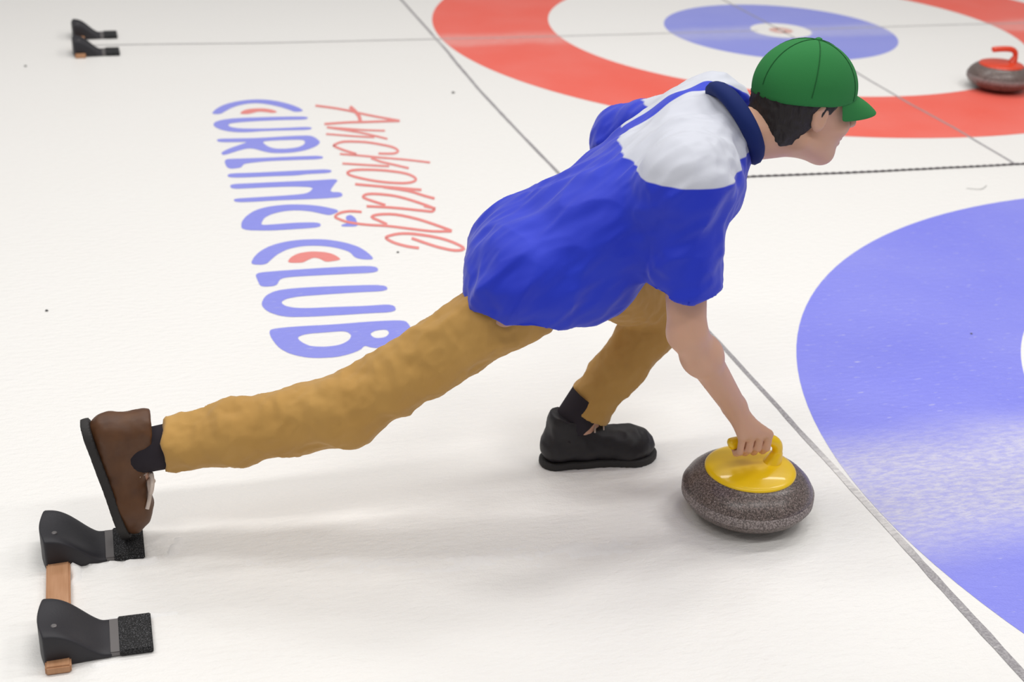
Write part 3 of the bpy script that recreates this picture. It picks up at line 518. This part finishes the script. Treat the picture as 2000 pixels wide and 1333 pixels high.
# body: one continuous skin from head to ankles
B = Field((-1.78, -.16, .03), (-.02, .68, 1.10), .0042)
B.cone(hipR, kneeR, .075, .052, k=.03); B.cone(kneeR, ankR, .050, .034)
B.cone((-1.27, .175, .27), (-1.42, .20, .25), .048, .04)
B.cone(hipL, kneeL, .075, .052, k=.03); B.cone(kneeL, ankL, .050, .034)
B.cone(ankR, (-1.605, .230, .11), .034, .026); B.cone(ankL, (-.50, .353, .045), .036, .026)
for a, b in ((hipR, shR), (hipL, shL)):
    a = np.array(a); b = np.array(b); m_ = np.array((-.6, .2, .7)); B.cone(a*.9+m_*.1, b*.75+m_*.25, .060, .055, k=.04)
B.cone((-.78, .21, .56), (-.47, .20, .75), .08, .08, k=.04); B.cone(shR, shL, .045, .045, k=.03)
for s_, e_, w_ in ((shR, elR, wrR), (shL, elL, wrL)):
    B.cone(s_, e_, .048, .038); B.cone(e_, w_, .040, .026, k=.012)
    mid = np.array(e_)*.7+np.array(w_)*.3; B.ell(mid, (.043, .043, .043), k=.02)
B.cone((-.42, .195, .835), tuple(H(-.03, 0, -.06)), .056, .055, k=.025)
# head
B.ell(H(-.015, 0, .030), (.098, .076, .088), FR, k=.01)
B.ell(H(.030, 0, -.040), (.062, .060, .075), FR, k=.03)
B.ell(H(.062, 0, -.098), (.024, .026, .018), FR, k=.025)
B.cone(H(-.02, .055, -.065), H(.055, .018, -.098), .018, .014, k=.03); B.cone(H(-.02, -.055, -.065), H(.055, -.018, -.098), .018, .014, k=.03)
B.cone(H(.078, .034, .030), H(.084, 0, .028), .010, .010, k=.012); B.cone(H(.078, -.034, .030), H(.084, 0, .028), .010, .010, k=.012)
for s_ in (1, -1):
    B.ell(H(.092, .031*s_, .008), (.012, .017, .011), FR, k=.008, sub=True)
    B.ell(H(.062, .040*s_, -.028), (.022, .020, .020), FR, k=.02)
    B.ell(H(-.008, .077*s_, -.008), (.018, .009, .031), FR, k=.006)
    B.ell(H(-.004, .085*s_, -.006), (.010, .006, .018), FR, k=.005, sub=True)
B.cone(H(.088, 0, .018), H(.112, 0, -.026), .007, .012, k=.010)
B.ell(H(.098, .012, -.032), (.010, .008, .008), FR, k=.006); B.ell(H(.098, -.012, -.032), (.010, .008, .008), FR, k=.006)
B.ell(H(.086, 0, -.058), (.012, .024, .007), FR, k=.006); B.ell(H(.084, 0, -.071), (.012, .021, .008), FR, k=.006)
B.cone(H(.100, -.022, -.0645), H(.100, .022, -.0645), .0035, k=.004, sub=True)
# right hand closed on the stone handle (bar along x at y 0, z .184)
zb = .184; KX = (-.288, -.309, -.330, -.350)
def sh(q): return (q[0]+.010, q[1]+.068, q[2])
B.cone(wrR, sh((-.335, -.024, .232)), .024, .020, k=.012)
for kx in KX: B.cone(sh((-.368, -.018, .268)), sh((kx, -.030, .214)), .014, .0105, k=.010)
for kx, dl, r_ in zip(KX, (0, .002, 0, -.004), (.0088, .009, .0086, .0076)):
    P_ = [(kx, -.031, .214), (kx+.001, -.0265, zb-.006+dl), (kx+.002, -.008, zb-.0235), (kx+.003, .014, zb-.0165)]
    for a, b, ra, rb in zip(P_, P_[1:], (r_*1.12, r_, r_*.95), (r_, r_*.95, r_*.85)): B.cone(sh(a), sh(b), ra, rb, k=.003)
P_ = [(-.352, -.010, .250), (-.316, .012, .228), (-.292, .0225, .206), (-.277, .021, .190)]
for a, b, ra, rb in zip(P_, P_[1:], (.015, .0125, .0105), (.012, .0105, .009)): B.cone(sh(a), sh(b), ra, rb, k=.006)
# left hand resting over the left knee
KY = (.352, .373, .394, .414)
for ky in KY: B.cone((-.485, .425, .515), (-.428, ky, .492), .015, .0105, k=.012)
for ky, ln in zip(KY, (.92, 1.0, .95, .8)):
    P_ = [(-.428, ky, .492), (-.428+.043*ln, ky-.003, .484), (-.428+.070*ln, ky-.004, .466), (-.428+.088*ln, ky-.004, .445)]
    for a, b, ra, rb in zip(P_, P_[1:], (.0100, .009, .0083), (.009, .0083, .0075)): B.cone(a, b, ra, rb, k=.003)
P_ = [(-.47, .405, .512), (-.445, .352, .496), (-.415, .322, .475), (-.395, .310, .455)]
for a, b, ra, rb in zip(P_, P_[1:], (.014, .0115, .010), (.0115, .010, .0085)): B.cone(a, b, ra, rb, k=.006)
body = link('body', B.mesh('body'), M_SKIN, PR); del B
# finger nails
M_NAIL = mat('nail', (.72, .47, .38), .3)
# eyes
M_EYE = mat('eye', (.85, .85, .83), .2); M_IRIS = mat('iris', (.08, .04, .02), .2)
for s_ in (1, -1):
    e = bmesh.new(); bmesh.ops.create_uvsphere(e, u_segments=20, v_segments=12, radius=.0118, matrix=Matrix.Translation(Vector(H(.0775, .031*s_, .008))))
    me = bpy.data.meshes.new('eye'); e.to_mesh(me); e.free(); eo = link('eye', me, M_EYE, PR)
    e = bmesh.new(); bmesh.ops.create_uvsphere(e, u_segments=16, v_segments=10, radius=.0058, matrix=Matrix.Translation(Vector(H(.0845, .031*s_, .008))))
    me = bpy.data.meshes.new('iris'); e.to_mesh(me); e.free(); me.transform(Matrix.Translation(-PR.location))
    io = bpy.data.objects.new('iris', me); C.objects.link(io); me.materials.append(M_IRIS); io.parent = eo
# hair
M_HAIR = mat('hair', (.018, .014, .014), .6, .4); bump(M_HAIR, nz(M_HAIR, 120, 4, stretch=(1, 1, .15)), .8, .004)
Hf = Field((-.40, .06, .74), (-.08, .34, 1.06), .004)
Hf.ell(H(-.022, 0, .020), (.103, .083, .090), FR, k=.01); Hf.ell(H(-.055, 0, -.045), (.062, .070, .060), FR, k=.03)
Hf.cut(H(.030, 0, 0), Fd); Hf.cut(H(0, 0, -.085), -Ud); Hf.cut(H(0, 0, .048), Ud-.0*Fd)
Hf.ell(H(.06, 0, -.06), (.085, .2, .075), FR, k=.01, sub=True)
link('hair', Hf.mesh('hair', folds(.004, 45)), M_HAIR, PR)
# cap
M_CAP = mat('cap_green', (.03, .20, .055), .85, .2); bump(M_CAP, nz(M_CAP, 700, 2), .2, .001)
Cf = Field((-.40, .04, .82), (.05, .36, 1.10), .004)
Cf.ell(H(-.016, 0, .032), (.112, .092, .100), FR, k=.01); Cf.cut(H(0, 0, .018), -Ud+.12*Fd)
cap = link('cap', Cf.mesh('cap'), M_CAP, PR)
tag(cap, 'green peaked cap')
V, F = [], []
for i in range(17):
    a = -1.15+2.3*i/16
    for j in range(7):
        t = j/6; r_ = 1+t*.75*math.cos(a)**.8
        p = H(-.012+.098*math.cos(a)*r_, .084*math.sin(a), .022+.010*(1-t)-.020*t*t-.012*math.sin(a)**2*(.3+t)); V.append(p)
for i in range(16):
    for j in range(6): q = i*7+j; F.append((q, q+7, q+8, q+1))
me = mesh_from('brim', V, F); me.transform(Matrix.Translation(-PR.location))
br = bpy.data.objects.new('brim', me); C.objects.link(br); me.materials.append(M_CAP); br.parent = cap
so = br.modifiers.new('s', 'SOLIDIFY'); so.thickness = .004; sb_ = br.modifiers.new('b', 'SUBSURF'); sb_.levels = 1; sb_.render_levels = 1
me = lathe('cap_button', [(.008, 0), (.007, .004), (.003, .006)], 16); me.transform(Matrix.Translation(Vector(H(-.015, 0, .131))-PR.location))
bo = bpy.data.objects.new('cap_button', me); C.objects.link(bo); me.materials.append(M_CAP); bo.parent = cap

# stitched panel seams of the cap
sv = bmesh.new()
for k in range(3):
    a = math.pi*k/3+.26; pts = []
    for i in range(25):
        th = math.pi*i/24; c_, s_ = math.cos(th), math.sin(th)
        pts.append(Vector(H(-.016+.1125*c_*math.cos(a), .0925*c_*math.sin(a), .032+.1005*s_))-PR.location)
    tm = tube('seam', pts, .0011, 6); sv.from_mesh(tm)
me = bpy.data.meshes.new('cap_seams'); sv.to_mesh(me); sv.free()
o = bpy.data.objects.new('cap_seams', me); C.objects.link(o); me.materials.append(mat('cap_thread', (.015, .11, .03), .8, .2)); o.parent = cap

# trousers
T = Field((-1.66, -.02, .10), (-.26, .50, .74), .0055)
T.cone(hipR, kneeR, .080, .068, k=.04); T.cone(kneeR, (-1.40, .205, .25), .077, .062, k=.03); T.cone((-1.40, .205, .25), (-1.60, .24, .212), .060, .053, k=.03)
T.cone(hipL, kneeL, .095, .074, k=.04); T.cone(kneeL, (-.50, .37, .235), .073, .058, k=.02); T.cone((-.50, .37, .235), (-.62, .36, .07), .058, .052, k=.02)
T.cone((-.80, .14, .555), (-.765, .28, .56), .088, .090, k=.04)
T.cut((-1.535, .230, .218), (-1, .12, .0), (-1.66, .14, .10), (-1.50, .34, .32))
T.cut((-.58, .36, .125), (-.5, 0, -1), (-.75, .26, .10), (-.48, .46, .20))
f1_ = folds(.012, 8.5, (.75, .1, -.4), .6); f2_ = folds(.004, 24, (.75, .1, -.4), 1.5)
ft = lambda V: f1_(V)+f2_(V)
trs = link('trousers', T.mesh('trousers', ft), M_TR, PR); tag(trs, 'tan trousers')
# socks / dark cuffs at the ankles
M_SOCK = mat('sock', (.03, .025, .032), .9, .2)
for a, b, nm in (((-1.51, .226, .225), (-1.612, .24, .205), .047), ((-.575, .362, .165), (-.632, .36, .075), .046)):
    link('sock', tube('sock', [a, tuple((np.array(a)+np.array(b))/2), b], [nm, nm*.97, nm*.95], 24), M_SOCK, PR)

# jacket
def jacket_material():
    M = mat('jacket', (.012, .045, .62), .62, .35, sheen=.2)
    b = M.node_tree.nodes['Principled BSDF']
    P = pos(M)
    def dot(v, off):
        n = nd(M, 'ShaderNodeVectorMath', operation='DOT_PRODUCT'); lk(M, P, n.inputs[0]); n.inputs[1].default_value = v
        return mth(M, 'ADD', n.outputs['Value'], off)
    # t runs from the waist (0) to the neck (about .5) along the back; h is height off the spine line
    t = dot((.845, 0, .535), .845*.80-.535*.58); z = dot((0, 0, 1), 0)
    yoke = mth(M, 'MULTIPLY', ss(M, t, .245, .250), ss(M, z, .822, .826))
    y = dot((0, 1, 0), 0)
    s2 = mth(M, 'MULTIPLY', ss(M, y, .28, .285), ss(M, y, .325, .32))
    yoke = mth(M, 'SUBTRACT', yoke, mth(M, 'MULTIPLY', yoke, s2))
    col = mix(M, nz(M, 5, 3), (.006, .020, .50), (.010, .040, .62))
    lk(M, mix(M, yoke, col, (.60, .62, .70)), b.inputs['Base Color'])
    bump(M, nz(M, 600, 2), .12, .001); return M
M_J = jacket_material()
J = Field((-1.05, -.20, .42), (-.16, .70, 1.02), .0048)
a, b = np.array(hipR), np.array(shR)
J.cone(shR, elR, .078, .070, k=.03); J.cone(elR, (-.490, -.030, .48), .068, .064, k=.015)
J.cut((-.535, -.04, .608), (.06, .1, -.98))
J2 = Field((-1.05, -.20, .42), (-.16, .70, 1.02), .0048)
J2.cone(shL, elL, .078, .068, k=.04); J2.cone(elL, (-.475, .535, .655), .067, .064, k=.02); J2.cut((-.466, .562, .684), (-.25, -.55, -.80))
J.d = np.minimum(J.d, J2.d)
J.cone((-.775, .140, .585), (-.50, .115, .765), .112, .112, k=.05); J.cone((-.745, .28, .585), (-.43, .30, .78), .105, .107, k=.05)
J.cone((-.77, .205, .58), (-.47, .2, .755), .118, .118, k=.05)
J.cone((-.822, .122, .566), (-.775, .285, .568), .119, .116, k=.04); J.cone((-.67, .12, .572), (-.60, .27, .575), .080, .078, k=.06)
J.cone(shR, shL, .080, .078, k=.06); J.cone((-.45, .19, .815), (-.375, .195, .855), .072, .066, k=.04)
J.cut((-.358, .198, .872), (.8, 0, .45), (-.48, .09, .80), (-.2, .31, 1.0))
J.cut((-.80, .15, .515), (-.16, 0, -.98), (-1.05, -.04, .40), (-.62, .45, .60))
def jf(V):
    o = folds(.013, 9, (.5, -.2, .8), .55)(V)+folds(.0045, 24, (.8, .1, .5), .35)(V)
    return o
jk = link('jacket', J.mesh('jacket', jf), M_J, PR); tag(jk, 'royal blue jacket with pale shoulder yoke')
# collar (dark navy), hem band
M_NAVY = mat('navy', (.008, .02, .12), .8, .2)
cp = [np.array((-.362, .195, .868))+.074*(math.cos(a)*np.array((0, 1, 0))+math.sin(a)*np.array((-.50, 0, .86))) for a in np.linspace(0, 2*math.pi, 33)]
me = tube('collar', cp, .017, 12, sy=1.5); me.transform(Matrix.Translation(-PR.location))
co = bpy.data.objects.new('collar', me); C.objects.link(co); me.materials.append(M_NAVY); co.parent = jk
me.polygons.foreach_set('use_smooth', [True]*len(me.polygons))

# shoes
def shoe(heel, toe, upv, m_up, m_sole, label):
    heel = np.array(heel, float); d = np.array(toe, float)-heel; L = np.linalg.norm(d); d /= L
    u = np.array(upv, float); u -= d*(u@d); u /= np.linalg.norm(u); l = np.cross(u, d)
    W = lambda x, y, z: tuple(heel+d*x+l*y+u*z)
    pts = np.array([W(x, y, z) for x in (-.02, L+.02) for y in (-.07, .07) for z in (-.02, .17)])
    fr = np.stack([d, l, u])
    S = Field(pts.min(0)-.01, pts.max(0)+.01, .0038)
    S.cone(W(.040, 0, .045), W(.10, 0, .045), .036, .036, k=.02); S.cone(W(.10, 0, .045), W(L-.08, 0, .035), .038, .042, k=.02)
    S.ell(W(L-.065, .0, .030), (.062, .046, .032), fr, k=.02)
    S.ell(W(L-.068, 0, .042), (.056, .044, .040), fr, k=.02)
    S.cone(W(.050, 0, .055), W(.060, 0, .112), .040, .043, k=.02); S.cone(W(.075, 0, .085), W(L-.10, 0, .045), .034, .032, k=.02)
    S.cut(W(0, 0, .012), -u); S.cut(W(.06, 0, .128), u+.25*d)
    up_ = link('shoe', S.mesh('shoe', folds(.002, 30)), m_up, PR); tag(up_, label)
    S = Field(pts.min(0)-.01, pts.max(0)+.01, .0038)
    S.cone(W(.042, 0, .008), W(.11, 0, .008), .040, .036, k=.02, fl=None); S.cone(W(.11, 0, .008), W(L-.062, 0, .008), .036, .050, k=.02); S.ell(W(L-.055, 0, .008), (.060, .048, .05), fr, k=.02)
    S.cut(W(0, 0, .018), u); S.cut(W(0, 0, .0), -u)
    me = S.mesh('sole'); me.transform(Matrix.Translation(-PR.location))
    so = bpy.data.objects.new('sole', me); C.objects.link(so); me.materials.append(m_sole); so.parent = up_
    return W, up_, L
M_LEA = mat('brown_leather', (.105, .042, .016), .5, .4); lk(M_LEA, mix(M_LEA, nz(M_LEA, 25, 4), (.15, .062, .02), (.05, .02, .012)), M_LEA.node_tree.nodes['Principled BSDF'].inputs['Base Color'])
M_BLK = mat('black_shoe', (.014, .012, .015), .5, .4); M_SOLE = mat('sole_rubber', (.02, .018, .018), .7)
M_LACE = mat('lace', (.62, .52, .46), .8)
W1, s1, L1 = shoe((-1.700, .240, .292), (-1.635, .222, .021), (1, 0, .24), M_LEA, M_SOLE, 'brown leather shoe pressed toe down in the foot hold')
W2, s2, L2 = shoe((-.690, .360, .0), (-.405, .350, .0), (0, 0, 1), M_BLK, M_SOLE, 'black shoe flat on the ice')
for W_, s_ in ((W1, s1), (W2, s2)):
    for i in range(5):
        x = .105+.022*i; z = .121-.0155*i
        pts = spline([W_(x-.004, -.030, z-.014), W_(x, -.015, z-.001), W_(x+.003, 0, z+.003), W_(x, .015, z-.001), W_(x-.004, .030, z-.014)], 4)
        me = tube('lace', pts, .0024, 6); me.transform(Matrix.Translation(-PR.location))
        o = bpy.data.objects.new('lace', me); C.objects.link(o); me.materials.append(M_LACE); o.parent = s_
bow = spline([W1(.165, 0, .090), W1(.150, -.020, .100), W1(.160, -.050, .098), W1(.180, -.046, .088), W1(.168, -.010, .090), W1(.185, .015, .095), W1(.200, .030, .085), W1(.182, .008, .086), W1(.170, -.008, .092), W1(.195, -.030, .082), W1(.215, -.040, .070)], 5)
me = tube('lace_bow', bow, .0042, 8); me.transform(Matrix.Translation(-PR.location))
o = bpy.data.objects.new('lace_bow', me); C.objects.link(o); me.materials.append(M_LACE); o.parent = s1
